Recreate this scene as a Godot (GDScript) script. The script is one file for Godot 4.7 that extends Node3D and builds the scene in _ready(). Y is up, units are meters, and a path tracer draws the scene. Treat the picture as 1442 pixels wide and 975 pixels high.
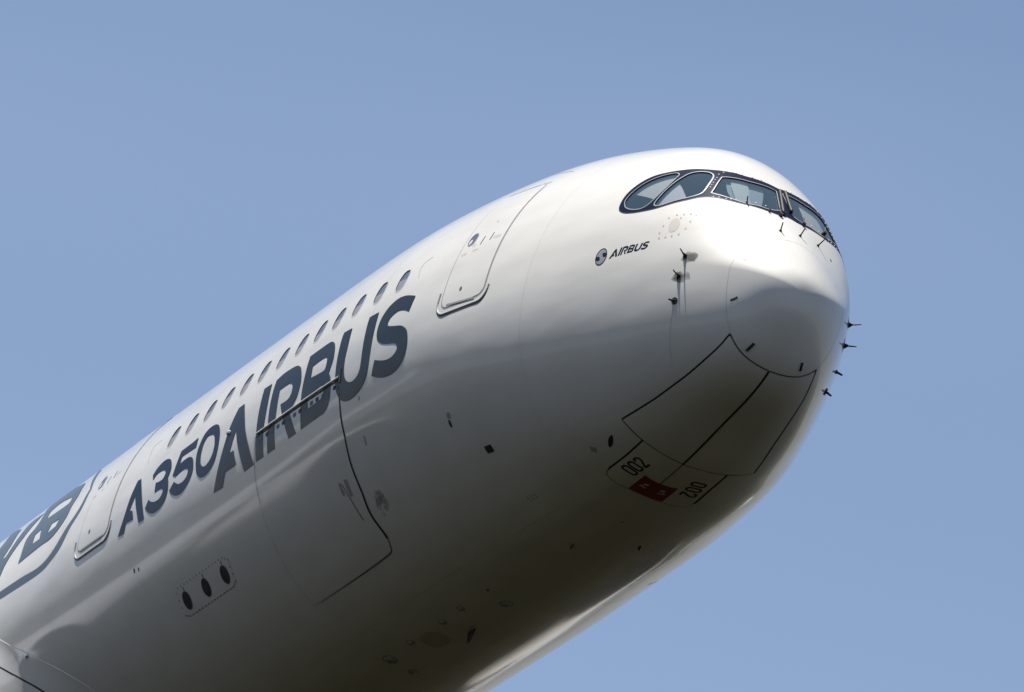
extends Node3D
# A white twin-aisle airliner flying past, seen from below ahead of its starboard side.
# The aircraft is built in its own axes: x forward, y up, z to starboard. Positions on its skin are (metres behind the nose tip, degrees round the section from the top, starboard positive).

const KNOT := [0.0000000, 0.2236068, 0.4472136, 0.7071068, 1.0000000, 1.3416408, 1.6733201, 2.0000000, 2.3237900, 2.6832816, 3.3166248]
const TOP := [-1.08515, -0.83628, -0.58846, -0.19159, 0.37638, 1.29327, 2.03811, 2.48646, 2.80918, 2.96418, 3.04700]
const BOTTOM := [-1.08515, -1.38841, -1.70615, -2.06653, -2.33116, -2.53746, -2.77036, -2.89942, -2.98460, -3.01631, -3.04402]
const WIDTH := [0.00000, 0.28086, 0.54115, 0.85048, 1.18130, 1.54764, 1.91434, 2.27635, 2.59765, 2.85070, 2.98272]
const MIDKNOT := [0.0, 1.0, 1.7320508, 2.4494897, 3.0]
const MID := [-1.08515, -0.78483, -0.48910, -0.34042, 0.00000]
const FULLKNOT := [0.0, 0.5, 1.5, 3.5, 6.0, 11.0]
const FULL_UPPER := [-0.31484, -0.35389, 0.09703, -0.01506, 0.00873, 0.00000]   # how much squarer than an ellipse the upper and lower halves are
const FULL_LOWER := [-0.09660, 0.26613, 0.26073, 0.16048, -0.00598, 0.00000]
const TAILX := 44.0
const LENGTH := 66.0
const VS := 0.052                 # metres of skin per degree, for flat work on the outlines

var slope_top: Array
var slope_bottom: Array
var slope_width: Array
var slope_mid: Array
var M := {}
var plane: Node3D
var used := {}
var rng := RandomNumberGenerator.new()


func _ready():
	rng.seed = 71
	# ---------------------------------------------------------------- camera, sky, sun
	var up := Vector3(0.113, 0.989, 0.092).normalized()      # the world's up in the aircraft's axes: nose a little high, right wing a little high
	var ahead := (Vector3(1, 0, 0) - up * up.x).normalized()
	var side := ahead.cross(up)
	var turn := Basis(Vector3(ahead.x, up.x, side.x), Vector3(ahead.y, up.y, side.y), Vector3(ahead.z, up.z, side.z))
	var eye := Vector3(118.167399, -63.831651, 50.073024)
	var at := Vector3(0, 1.7, 0) - turn * eye
	var cam := Camera3D.new()
	cam.name = "camera"
	cam.fov = 3.772665
	cam.near = 1.0
	cam.far = 4000.0
	cam.transform = Transform3D(turn * Basis(Vector3(0.444012, 0.202613, -0.872812), Vector3(0.308131, 0.880161, 0.361069), Vector3(0.841373, -0.42926, 0.328371)), Vector3(0, 1.7, 0))
	add_child(cam)
	var env := Environment.new()
	env.background_mode = Environment.BG_SKY
	env.tonemap_mode = Environment.TONE_MAPPER_LINEAR
	env.tonemap_exposure = 1.50
	env.sdfgi_enabled = true
	env.ssao_enabled = true
	env.ssil_enabled = true
	var sky := Sky.new()
	sky.sky_material = air()
	env.sky = sky
	var we := WorldEnvironment.new()
	we.name = "world_environment"
	we.environment = env
	add_child(we)
	var sun := DirectionalLight3D.new()
	sun.name = "sun"
	sun.light_energy = 1.6
	sun.light_color = Color(1.0, 0.985, 0.96)
	sun.light_angular_distance = 0.5
	sun.shadow_enabled = true
	var to_sun: Vector3 = turn * Vector3(-0.02, 0.962, 0.295).normalized()
	sun.basis = Basis.looking_at(-to_sun, Vector3(1, 0, 0))
	add_child(sun)

	# ---------------------------------------------------------------- the airliner
	slope_top = slopes(KNOT, TOP)
	slope_bottom = slopes(KNOT, BOTTOM)
	slope_width = slopes(KNOT, WIDTH)
	slope_mid = slopes(MIDKNOT, MID)
	materials()
	plane = Node3D.new()
	plane.name = "airliner"
	plane.transform = Transform3D(turn, at)
	plane.set_meta("label", "white twin-aisle jet airliner climbing overhead with large dark lettering along its side")
	plane.set_meta("category", "airplane")
	add_child(plane)
	ground(at)
	skin()
	cockpit()
	cabin_windows()
	doors()
	lettering()
	cargo_door()
	nose_gear_bay()
	probes()
	belly()
	small_marks()
	fairing()
	wings()


# ------------------------------------------------------------------- ground
func ground(below: Vector3):
	# unseen sheet added to shape bounce light and reflections: near-black below, paler far out
	var n := FastNoiseLite.new()
	n.seed = 21
	n.frequency = 0.006
	n.fractal_octaves = 3
	var radii := [0.0]
	var q := 12.0
	while q < 9000.0:
		radii.append(q)
		q *= 1.13
	var st := begin()
	var around := 128
	var near := Color(0.009, 0.0088, 0.0045)  # far darker than real turf, to keep the belly dark
	var far := Color(0.078, 0.074, 0.056)  # pale, to soften the horizon edge mirrored in the paint
	for k in radii.size() - 1:
		for i in around:
			var c := []
			var t := []
			for v in [[k, i], [k + 1, i], [k + 1, i + 1], [k, i + 1]]:
				var a: float = TAU * v[1] / around
				var p := Vector3(cos(a) * radii[v[0]] + below.x, 0, sin(a) * radii[v[0]] + below.z)
				var g := n.get_noise_2d(p.x, p.z)
				var f := smoothstep(90.0, 900.0, radii[v[0]] * (1.0 + 0.25 * g))
				c.append(p)
				t.append(near.lerp(far, f) * (1.0 + 0.25 * g))
			for v in [0, 1, 2, 0, 2, 3]:
				st.set_normal(Vector3.UP)
				st.set_color(t[v])
				st.add_vertex(c[v])
	var m := plain(1, 1, 1, 0.95)
	m.vertex_color_use_as_albedo = true
	m.metallic_specular = 0.1
	var o := MeshInstance3D.new()
	o.name = "ground"
	o.mesh = st.commit()
	o.material_override = m
	o.set_meta("kind", "structure")
	add_child(o)


# ------------------------------------------------------------------- sky
func air() -> PanoramaSkyMaterial:
	# clear air: pale haze at the horizon, deeper blue higher up; one even tone below the horizon
	var stops := [[0.0, Vector3(0.3133, 0.3067, 0.2867)], [0.14, Vector3(0.2800, 0.3000, 0.3233)], [0.25, Vector3(0.1987, 0.2787, 0.4367)], [0.335, Vector3(0.1453, 0.2147, 0.3547)], [0.6, Vector3(0.1233, 0.1633, 0.2533)], [1.0, Vector3(0.1333, 0.1533, 0.2000)]]
	var n := FastNoiseLite.new()
	n.seed = 5
	n.frequency = 0.8
	n.fractal_octaves = 3
	var w := 1024
	var h := 512
	var im := Image.create(w, h, false, Image.FORMAT_RGBF)
	for j in h:
		var el := PI / 2 - (j + 0.5) / h * PI
		var s := sin(el)
		for i in w:
			var c: Vector3
			if el < 0.0:
				c = Vector3(0.14, 0.13, 0.1)
			else:
				c = stops[5][1]
				for k in 5:
					if s <= stops[k + 1][0]:
						var t: float = (s - stops[k][0]) / (stops[k + 1][0] - stops[k][0])
						c = (stops[k][1] as Vector3).lerp(stops[k + 1][1], t)
						break
				var az := (i + 0.5) / w * TAU
				var cloud := n.get_noise_3d(cos(az) * cos(el) * 6.0, sin(el) * 22.0, sin(az) * cos(el) * 6.0)
				c = c.lerp(Vector3(0.27, 0.335, 0.44), 0.22 * maxf(cloud, 0.0)) * (1.0 + 0.03 * cloud)
			im.set_pixel(i, j, Color(c.x, c.y, c.z))
	var m := PanoramaSkyMaterial.new()
	m.panorama = ImageTexture.create_from_image(im)
	return m


# ------------------------------------------------------------------- materials
func lin(r: float, g: float, b: float) -> Color:
	return Color(r, g, b).linear_to_srgb()


func plain(r: float, g: float, b: float, rough := 0.4, metal := 0.0) -> StandardMaterial3D:
	var m := StandardMaterial3D.new()
	m.albedo_color = lin(r, g, b)
	m.roughness = rough
	m.metallic = metal
	return m


func noise_texture(freq: float, octaves: int, a: Color, b: Color, s: int) -> NoiseTexture2D:
	var n := FastNoiseLite.new()
	n.seed = s
	n.frequency = freq
	n.fractal_octaves = octaves
	var t := NoiseTexture2D.new()
	t.width = 512
	t.height = 512
	t.seamless = true
	t.noise = n
	var g := Gradient.new()
	g.set_color(0, a)
	g.set_color(1, b)
	t.color_ramp = g
	return t


func waves(m: StandardMaterial3D, amount: float):
	# the slight quilting of a thin skin over its frames
	var n := FastNoiseLite.new()
	n.seed = 9
	n.frequency = 0.012
	n.fractal_octaves = 2
	var t := NoiseTexture2D.new()
	t.width = 512
	t.height = 512
	t.seamless = true
	t.as_normal_map = true
	t.bump_strength = 3.0
	t.noise = n
	m.normal_enabled = true
	m.normal_texture = t
	m.normal_scale = amount
	m.uv1_triplanar = true
	m.uv1_scale = Vector3(0.11, 0.26, 0.26)


func materials():
	var paint := plain(0.727, 0.705, 0.662, 0.55)
	paint.albedo_texture = noise_texture(0.01, 4, Color(0.94, 0.94, 0.93), Color(1, 1, 1), 3)
	paint.metallic_specular = 0.32
	paint.clearcoat_enabled = true
	paint.clearcoat = 1.0
	paint.clearcoat_roughness = 0.09
	waves(paint, 0.24)
	M.paint = paint
	M.navy = plain(0.005, 0.012, 0.028, 0.3)
	M.slate = plain(0.017, 0.026, 0.035, 0.3)
	M.outline = plain(0.085, 0.115, 0.145, 0.35)
	for k in ["navy", "slate", "outline"]:
		M[k].metallic_specular = 0.4
		waves(M[k], 0.24)
	M.seam = plain(0.3, 0.3, 0.29, 0.5)
	M.faint = plain(0.5, 0.5, 0.49, 0.45)
	M.gap = plain(0.012, 0.012, 0.011, 0.7)
	M.dark = plain(0.013, 0.013, 0.014, 0.6)
	M.dark_grey = plain(0.09, 0.09, 0.088, 0.5)  # even dark grey for joints, rims and small fittings
	M.mask = plain(0.01, 0.016, 0.042, 0.45)
	M.mask.metallic_specular = 0.12
	M.rim = plain(0.3, 0.31, 0.33, 0.35)
	M.metal = plain(0.35, 0.35, 0.36, 0.3, 0.8)
	M.red = plain(0.2, 0.012, 0.016, 0.4)
	M.pale = plain(0.55, 0.5, 0.5, 0.5)
	M.wing = plain(0.7, 0.7, 0.7, 0.3)
	M.slat = plain(0.85, 0.84, 0.82, 0.2, 0.25)
	M.bolt = plain(0.75, 0.75, 0.75, 0.4)
	M.beige = plain(0.55, 0.52, 0.46, 0.4)
	M.scuffed = plain(0.34, 0.34, 0.33, 0.5)
	M.stain = plain(0.22, 0.22, 0.21, 0.5)
	M.stain.transparency = BaseMaterial3D.TRANSPARENCY_ALPHA
	M.stain.albedo_color.a = 0.42
	M.drain = plain(0.2, 0.2, 0.18, 0.6)
	M.faint_stain = plain(0.3, 0.3, 0.28, 0.5)
	M.faint_stain.transparency = BaseMaterial3D.TRANSPARENCY_ALPHA
	M.faint_stain.albedo_color.a = 0.2
	M.roundel = plain(0.28, 0.29, 0.31, 0.3)
	M.reflection_grey = plain(0.42, 0.43, 0.42, 0.8)  # tones of the reflections painted behind the cockpit glass
	M.reflection_green = plain(0.36, 0.42, 0.42, 0.8)
	M.reflection_dim = plain(0.2, 0.27, 0.33, 0.8)
	M.reflection_lilac = plain(0.46, 0.47, 0.52, 0.8)
	M.lining = plain(0.11, 0.2, 0.28, 0.8)
	M.seat = plain(0.03, 0.05, 0.075, 0.7)
	var g := plain(0.1, 0.18, 0.25, 0.03)
	g.transparency = BaseMaterial3D.TRANSPARENCY_ALPHA
	g.albedo_color.a = 0.32
	M.glass = g
	M.cabin_glass = plain(0.105, 0.12, 0.175, 0.08)
	M.cabin_shade = plain(0.26, 0.26, 0.27, 0.2)
	M.dome = plain(0.8, 0.8, 0.8, 0.05, 0.6)
	M.screw = plain(0.38, 0.38, 0.38, 0.5)


# ------------------------------------------------------------------- the shape of the fuselage
func slopes(xk: Array, yk: Array) -> Array:
	# a curve without kinks through the stations, level at its last one
	var n := xk.size()
	var c := []
	var d := []
	c.resize(n)
	d.resize(n)
	var first: float = 3.0 * (yk[1] - yk[0]) / (xk[1] - xk[0])
	c[0] = 0.5
	d[0] = first / 2.0
	for i in range(1, n):
		var lo := 0.0
		var diag := 1.0
		var hi := 0.0
		var r := 0.0
		if i < n - 1:
			var h0: float = xk[i] - xk[i - 1]
			var h1: float = xk[i + 1] - xk[i]
			lo = h1
			diag = 2.0 * (h0 + h1)
			hi = h0
			r = 3.0 * (h1 * (yk[i] - yk[i - 1]) / h0 + h0 * (yk[i + 1] - yk[i]) / h1)
		var w: float = diag - lo * c[i - 1]
		c[i] = hi / w
		d[i] = (r - lo * d[i - 1]) / w
	for i in range(n - 2, -1, -1):
		d[i] -= c[i] * d[i + 1]
	return d


func curve_at(xk: Array, yk: Array, m: Array, x: float) -> float:
	var n := xk.size()
	if x >= xk[n - 1]:
		return yk[n - 1]
	var i := 0
	while i < n - 2 and x > xk[i + 1]:
		i += 1
	var h: float = xk[i + 1] - xk[i]
	var t: float = (x - xk[i]) / h
	var t2 := t * t
	var t3 := t2 * t
	return (2 * t3 - 3 * t2 + 1) * yk[i] + (t3 - 2 * t2 + t) * h * m[i] + (3 * t2 - 2 * t3) * yk[i + 1] + (t3 - t2) * h * m[i + 1]


func section(x: float) -> Vector4:     # top, bottom, half width, height of the widest line
	var s := sqrt(maxf(x, 0.0))
	var r := Vector4(curve_at(KNOT, TOP, slope_top, s), curve_at(KNOT, BOTTOM, slope_bottom, s), curve_at(KNOT, WIDTH, slope_width, s), curve_at(MIDKNOT, MID, slope_mid, s))
	if x > TAILX:
		var t := (x - TAILX) / (LENGTH - TAILX)
		var k := pow(t, 1.7)
		r = Vector4(lerpf(r.x, 1.9, k), lerpf(r.y, 1.2, pow(t, 1.25)), lerpf(r.z, 0.2, pow(t, 1.6)), lerpf(r.w, 1.55, k))
	return r


func on(x: float, deg: float) -> Vector3:
	var q := section(x)
	var c := cos(deg_to_rad(deg))
	var full := eased(FULL_UPPER if c > 0.0 else FULL_LOWER, x)
	var y: float = q.w + (q.x - q.w if c > 0.0 else q.w - q.y) * c * (1.0 + full * (1.0 - c * c))
	return Vector3(-x, y, q.z * sin(deg_to_rad(deg)))


func eased(values: Array, x: float) -> float:
	if x >= 11.0:
		return values[5]
	var i := 0
	while x > FULLKNOT[i + 1]:
		i += 1
	return lerpf(values[i], values[i + 1], smoothstep(FULLKNOT[i], FULLKNOT[i + 1], x))


func out_of(x: float, deg: float) -> Vector3:
	var e := clampf(x * 0.05, 0.0005, 0.01)
	var a := on(x + e, deg) - on(maxf(x - e, 0.0), deg)
	var b := on(x, deg + 0.15) - on(x, deg - 0.15)
	var n := b.cross(a).normalized()
	var c := Vector3(0, cos(deg_to_rad(deg)), sin(deg_to_rad(deg)))
	return n if n.dot(c) + n.x * 0.2 > 0.0 else -n


func off(x: float, deg: float, h: float) -> Vector3:
	return on(x, deg) + out_of(x, deg) * h


func uv(x: float, deg: float) -> Vector2:
	return Vector2(x, deg * VS)


# ------------------------------------------------------------------- mesh helpers
func begin() -> SurfaceTool:
	var st := SurfaceTool.new()
	st.begin(Mesh.PRIMITIVE_TRIANGLES)
	return st


func tri(st: SurfaceTool, a: Vector3, b: Vector3, c: Vector3, na: Vector3, nb: Vector3, nc: Vector3):
	var f := (b - a).cross(c - a)
	if f.length_squared() < 1e-16:
		return
	if f.dot(na + nb + nc) > 0.0:
		var t := b
		b = c
		c = t
		t = nb
		nb = nc
		nc = t
	st.set_normal(na)
	st.add_vertex(a)
	st.set_normal(nb)
	st.add_vertex(b)
	st.set_normal(nc)
	st.add_vertex(c)


func quad(st: SurfaceTool, a: Vector3, b: Vector3, c: Vector3, d: Vector3, na: Vector3, nb: Vector3, nc: Vector3, nd: Vector3):
	tri(st, a, b, c, na, nb, nc)
	tri(st, a, c, d, na, nc, nd)


func flat_quad(st: SurfaceTool, a: Vector3, b: Vector3, c: Vector3, d: Vector3, towards: Vector3):
	var n := (b - a).cross(c - a).normalized()
	if n.dot(towards) < 0.0:
		n = -n
	quad(st, a, b, c, d, n, n, n, n)


func made(called: String, st: SurfaceTool, material: Material, parent: Node3D) -> MeshInstance3D:
	var o := MeshInstance3D.new()
	var key := str(parent.get_instance_id()) + called
	used[key] = used.get(key, -1) + 1
	o.name = called if used[key] == 0 else "%s_%03d" % [called, used[key]]
	st.index()
	o.mesh = st.commit()
	o.material_override = material
	parent.add_child(o, true)
	return o


func outline(d: Array) -> PackedVector2Array:
	# triples (metres behind nose, degrees, 1 for a smooth point or 0 for a corner) to a fine closed outline
	return bend(d, true)


func bend(d: Array, closed: bool) -> PackedVector2Array:
	var n := d.size() / 3
	var p := []
	var sm := []
	for i in n:
		p.append(uv(d[i * 3], d[i * 3 + 1]))
		sm.append(d[i * 3 + 2] > 0)
	var r := PackedVector2Array()
	var last := n if closed else n - 1
	for i in last:
		var a: Vector2 = p[i]
		var b: Vector2 = p[(i + 1) % n]
		if not sm[i] and not sm[(i + 1) % n]:
			r.append(a)
			continue
		var ta := b - a
		var tb := b - a
		if sm[i] and (closed or i > 0):
			ta = (b - p[(i - 1 + n) % n]) * 0.5
			ta *= minf(1.0, (b - a).length() / maxf(ta.length(), 1e-6)) * 0.5 + 0.5
		if sm[(i + 1) % n] and (closed or i < n - 2):
			tb = (p[(i + 2) % n] - a) * 0.5
			tb *= minf(1.0, (b - a).length() / maxf(tb.length(), 1e-6)) * 0.5 + 0.5
		for k in 5:
			var t := k / 5.0
			var t2 := t * t
			var t3 := t2 * t
			r.append((2 * t3 - 3 * t2 + 1) * a + (t3 - 2 * t2 + t) * ta + (3 * t2 - 2 * t3) * b + (t3 - t2) * tb)
	if not closed:
		r.append(p[n - 1])
	return r


func mirrored(p: PackedVector2Array) -> PackedVector2Array:
	var r := PackedVector2Array()
	for v in p:
		r.append(Vector2(v.x, -v.y))
	r.reverse()
	return r


func box_of(p: PackedVector2Array) -> Rect2:
	var r := Rect2(p[0], Vector2.ZERO)
	for v in p:
		r = r.expand(v)
	return r


func ccw(p: PackedVector2Array) -> PackedVector2Array:
	if Geometry2D.is_polygon_clockwise(p):
		p = p.duplicate()
		p.reverse()
	return p


func fill_cell(st: SurfaceTool, cell: PackedVector2Array, outer: PackedVector2Array, holes: Array, h: float, depth := 0):
	var pieces := [cell]
	if outer.size() > 0:
		pieces = Geometry2D.intersect_polygons(cell, outer)
	var r := box_of(cell)
	for hole in holes:
		if not r.intersects(hole[1]):
			continue
		var next := []
		for q in pieces:
			next.append_array(Geometry2D.clip_polygons(q, hole[0]))
		pieces = next
	for q in pieces:
		if Geometry2D.is_polygon_clockwise(q) and depth < 5:
			for i in 2:
				for j in 2:
					var o := r.position + Vector2(r.size.x * 0.5 * i, r.size.y * 0.5 * j)
					var s := r.size * 0.5
					fill_cell(st, PackedVector2Array([o, o + Vector2(s.x, 0), o + s, o + Vector2(0, s.y)]), outer, holes, h, depth + 1)
			return
	for q in pieces:
		if q.size() < 3:
			continue
		var ids := Geometry2D.triangulate_polygon(q)
		var ps := []
		var ns := []
		for v in q:
			var n := out_of(v.x, v.y / VS)
			ns.append(n)
			ps.append(on(v.x, v.y / VS) + n * h)
		for k in range(0, ids.size(), 3):
			tri(st, ps[ids[k]], ps[ids[k + 1]], ps[ids[k + 2]], ns[ids[k]], ns[ids[k + 1]], ns[ids[k + 2]])


func sheet(st: SurfaceTool, outer: PackedVector2Array, holes: Array, h: float, step := 0.09):
	# lays an outline on the skin, h metres proud of it
	outer = ccw(outer)
	var hs := []
	for q in holes:
		hs.append([ccw(q), box_of(q)])
	var r := box_of(outer)
	var nx := maxi(1, ceili(r.size.x / step))
	var ny := maxi(1, ceili(r.size.y / step))
	var s := Vector2(r.size.x / nx, r.size.y / ny)
	for i in nx:
		for j in ny:
			var o := r.position + Vector2(s.x * i, s.y * j)
			fill_cell(st, PackedVector2Array([o, o + Vector2(s.x, 0), o + s, o + Vector2(0, s.y)]), outer, hs, h)


func skirt(st: SurfaceTool, p: PackedVector2Array, h0: float, h1: float, outward := true):
	# the edge of a raised panel, or the reveal of an opening
	var mid := box_of(p).get_center()
	var c := on(mid.x, mid.y / VS)
	for i in p.size():
		var a := p[i]
		var b := p[(i + 1) % p.size()]
		var a0 := off(a.x, a.y / VS, h0)
		var b0 := off(b.x, b.y / VS, h0)
		flat_quad(st, a0, b0, off(b.x, b.y / VS, h1), off(a.x, a.y / VS, h1), (a0 - c) if outward else (c - a0))


func resample(p: PackedVector2Array, closed: bool, step: float) -> PackedVector2Array:
	var r := PackedVector2Array()
	var n := p.size()
	for i in (n if closed else n - 1):
		var a := p[i]
		var b := p[(i + 1) % n]
		var k := maxi(1, ceili(a.distance_to(b) / step))
		for j in k:
			r.append(a.lerp(b, float(j) / k))
	if not closed:
		r.append(p[n - 1])
	return r


func strip(st: SurfaceTool, p: PackedVector2Array, width: float, h: float, closed := false, width_end := -1.0):
	# a band that follows a line on the skin
	p = resample(p, closed, 0.07)
	var n := p.size()
	var ps := []
	var ns := []
	for v in p:
		var m := out_of(v.x, v.y / VS)
		ns.append(m)
		ps.append(on(v.x, v.y / VS) + m * h)
	var l := []
	var r := []
	for i in n:
		var a: Vector3 = ps[(i - 1 + n) % n] if closed or i > 0 else ps[i]
		var b: Vector3 = ps[(i + 1) % n] if closed or i < n - 1 else ps[i]
		var sd: Vector3 = (ns[i] as Vector3).cross(b - a).normalized()
		var w := width
		if width_end >= 0.0:
			w = lerpf(width, width_end, float(i) / (n - 1))
		l.append(ps[i] + sd * w * 0.5)
		r.append(ps[i] - sd * w * 0.5)
	for i in (n if closed else n - 1):
		var j := (i + 1) % n
		quad(st, l[i], r[i], r[j], l[j], ns[i], ns[i], ns[j], ns[j])


func tube(st: SurfaceTool, a: Vector3, b: Vector3, ra: float, rb: float, sides := 10, cap := true):
	var d := (b - a).normalized()
	var u := d.cross(Vector3(0, 1, 0) if absf(d.y) < 0.9 else Vector3(1, 0, 0)).normalized()
	var v := d.cross(u)
	for i in sides:
		var t0 := TAU * i / sides
		var t1 := TAU * (i + 1) / sides
		var n0 := u * cos(t0) + v * sin(t0)
		var n1 := u * cos(t1) + v * sin(t1)
		quad(st, a + n0 * ra, a + n1 * ra, b + n1 * rb, b + n0 * rb, n0, n1, n1, n0)
		if cap:
			tri(st, b, b + n0 * rb, b + n1 * rb, d, d, d)


func dome(st: SurfaceTool, c: Vector3, n: Vector3, r: float, height: float):
	var u := n.cross(Vector3(1, 0, 0.2)).normalized()
	var v := n.cross(u)
	for i in 5:
		for j in 14:
			var q := []
			var m := []
			for k in [[i, j], [i + 1, j], [i + 1, j + 1], [i, j + 1]]:
				var e: float = k[0] / 5.0 * PI / 2
				var t: float = k[1] / 14.0 * TAU
				var dir: Vector3 = (u * cos(t) + v * sin(t)) * cos(e)
				q.append(c + dir * r + n * sin(e) * height)
				m.append((dir + n * sin(e)).normalized())
			quad(st, q[0], q[1], q[2], q[3], m[0], m[1], m[2], m[3])


func ellipse(x: float, deg: float, rx: float, ry: float, power := 2.0, count := 28, tilt := 0.0) -> PackedVector2Array:
	# half sizes in metres along and round the fuselage
	var q := section(x)
	var around := (on(x, deg + 0.5) - on(x, deg - 0.5)).length()
	var r := PackedVector2Array()
	for i in count:
		var t := TAU * i / count
		var c := cos(t)
		var s := sin(t)
		var a := signf(c) * pow(absf(c), 2.0 / power) * rx
		var b := signf(s) * pow(absf(s), 2.0 / power) * ry
		r.append(uv(x + a * cos(tilt) - b * sin(tilt), deg + (a * sin(tilt) + b * cos(tilt)) / around))
	return r


func rounded(x0: float, x1: float, d0: float, d1: float, r: float) -> PackedVector2Array:
	var v0 := d0 * VS
	var v1 := d1 * VS
	var p := PackedVector2Array()
	for k in [[x1 - r, v1 - r, 0.0], [x0 + r, v1 - r, PI / 2], [x0 + r, v0 + r, PI], [x1 - r, v0 + r, PI * 1.5]]:
		for i in 7:
			var t: float = k[2] + i / 6.0 * PI / 2
			p.append(Vector2(k[0] + cos(t) * r, k[1] + sin(t) * r))
	return p


# ------------------------------------------------------------------- skin
func window_spots() -> Array:
	return [[7.676, 75.70], [8.316, 76.50], [8.985, 76.50], [9.615, 76.50], [10.217, 76.50], [10.843, 76.50], [11.486, 76.50], [12.117, 76.50], [12.732, 76.50], [13.367, 76.50], [13.995, 76.50], [14.636, 76.50], [15.274, 76.50]]


func glazing() -> PackedVector2Array:
	# the dark band round the flight deck windows, from the centre line round the starboard side, and its mirror image
	var half := bend([1.609, -2.61, 0, 1.656, 4.45, 1, 1.69, 10.56, 1, 1.739, 17.86, 1, 1.815, 22.95, 1, 1.886, 27.97, 1, 1.998, 33.57, 1, 2.147, 38.48, 1, 2.302, 43.01, 1, 2.475, 46.9, 1, 2.653, 50.5, 1, 2.783, 55.23, 1, 2.853, 60.66, 1, 2.832, 65.59, 1, 2.774, 68.12, 1, 2.664, 69.32, 1, 2.536, 69.48, 1, 2.366, 68.79, 1, 2.134, 66.7, 1, 1.938, 63.04, 1, 1.71, 56.63, 1, 1.573, 50.45, 1, 1.456, 45.04, 1, 1.359, 39.72, 1, 1.272, 34, 1, 1.203, 27.77, 1, 1.147, 21.18, 1, 1.086, 13.4, 1, 1.057, 7.19, 1, 1.069, 1.48, 0], false)
	var p := PackedVector2Array()
	for v in half:
		if v.y >= 0.0:
			p.append(v)
	p[0].y = 0.0
	p[p.size() - 1].y = 0.0
	var q := mirrored(p)
	for i in range(1, q.size() - 1):
		p.append(q[i])
	return p


func panes() -> Array:
	return [outline([2.729, 65.9, 1, 2.784, 63.45, 1, 2.765, 59.77, 1, 2.684, 55.15, 1, 2.54, 50.67, 1, 2.372, 46.73, 1, 2.295, 45.45, 1, 2.223, 46.47, 1, 2.201, 54.24, 1, 2.231, 60.98, 1, 2.276, 64.91, 1, 2.368, 67.24, 1, 2.522, 67.87, 1, 2.654, 67.23, 1]), outline([2.177, 64.14, 1, 2.178, 60.11, 1, 2.162, 54.17, 1, 2.14, 47.58, 1, 2.108, 42.12, 1, 2.034, 38.28, 1, 1.94, 35.36, 1, 1.851, 34.75, 1, 1.769, 37.16, 1, 1.642, 45.04, 1, 1.629, 49.43, 1, 1.711, 54.46, 1, 1.847, 59.03, 1, 2.007, 63.37, 1, 2.122, 64.93, 1]), outline([1.755, 31.53, 0, 1.737, 29.25, 1, 1.704, 25.94, 1, 1.655, 20.89, 1, 1.625, 18.09, 1, 1.605, 14.09, 1, 1.588, 9.34, 1, 1.57, 4.87, 1, 1.549, 1.89, 0, 1.352, 3.05, 1, 1.154, 4.33, 0, 1.128, 8.77, 1, 1.132, 13.74, 1, 1.171, 19.57, 1, 1.206, 25.77, 1, 1.277, 31.92, 1, 1.373, 37.39, 1, 1.472, 41.82, 1, 1.536, 43.73, 0, 1.598, 39.64, 1])]


func skin():
	var holes := [glazing()]
	for w in window_spots():
		holes.append(cabin_opening(w))
		holes.append(mirrored(cabin_opening(w)))
	var hs := []
	for q in holes:
		hs.append([ccw(q), box_of(q)])
	var xs := []
	for v in [0.000001, 0.0004, 0.0015, 0.004, 0.008, 0.014, 0.022, 0.032, 0.045, 0.06, 0.08, 0.105, 0.135, 0.17, 0.21, 0.255, 0.305, 0.36, 0.425, 0.49, 0.55]:
		xs.append(v)
	var nose := begin()
	rows(nose, xs, [])
	made("radome", nose, M.paint, plane)
	xs = []
	var x := 0.55
	while x < LENGTH:
		xs.append(x)
		x += 0.05 if x < 3.5 else 0.12 if x < 10.0 else 0.3 if x < 25.0 else 1.0
	xs.append(LENGTH)
	var body := begin()
	rows(body, xs, hs)
	made("fuselage", body, M.paint, plane)
	var st := begin()
	var ring := PackedVector2Array()
	for i in 121:
		ring.append(uv(0.55, -180.0 + i * 3.0))
	strip(st, ring, 0.006, 0.002)
	made("radome_seam", st, M.faint, plane)


func rows(st: SurfaceTool, xs: Array, hs: Array):
	var around := 240
	var pa := []
	var na := []
	for i in xs.size():
		var pb := []
		var nb := []
		for j in around + 1:
			var d := -180.0 + 360.0 * j / around
			pb.append(on(xs[i], d))
			nb.append(out_of(xs[i], d))
		if i > 0:
			for j in around:
				var a := uv(xs[i - 1], -180.0 + 360.0 * j / around)
				var b := uv(xs[i], -180.0 + 360.0 * (j + 1) / around)
				var r := Rect2(a, b - a)
				var near := []
				for q in hs:
					if r.intersects(q[1]):
						near.append(q)
				if near:
					fill_cell(st, PackedVector2Array([a, Vector2(b.x, a.y), b, Vector2(a.x, b.y)]), PackedVector2Array(), near, 0.0)
				else:
					quad(st, pa[j], pb[j], pb[j + 1], pa[j + 1], na[j], nb[j], nb[j + 1], na[j + 1])
		pa = pb
		na = nb


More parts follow.
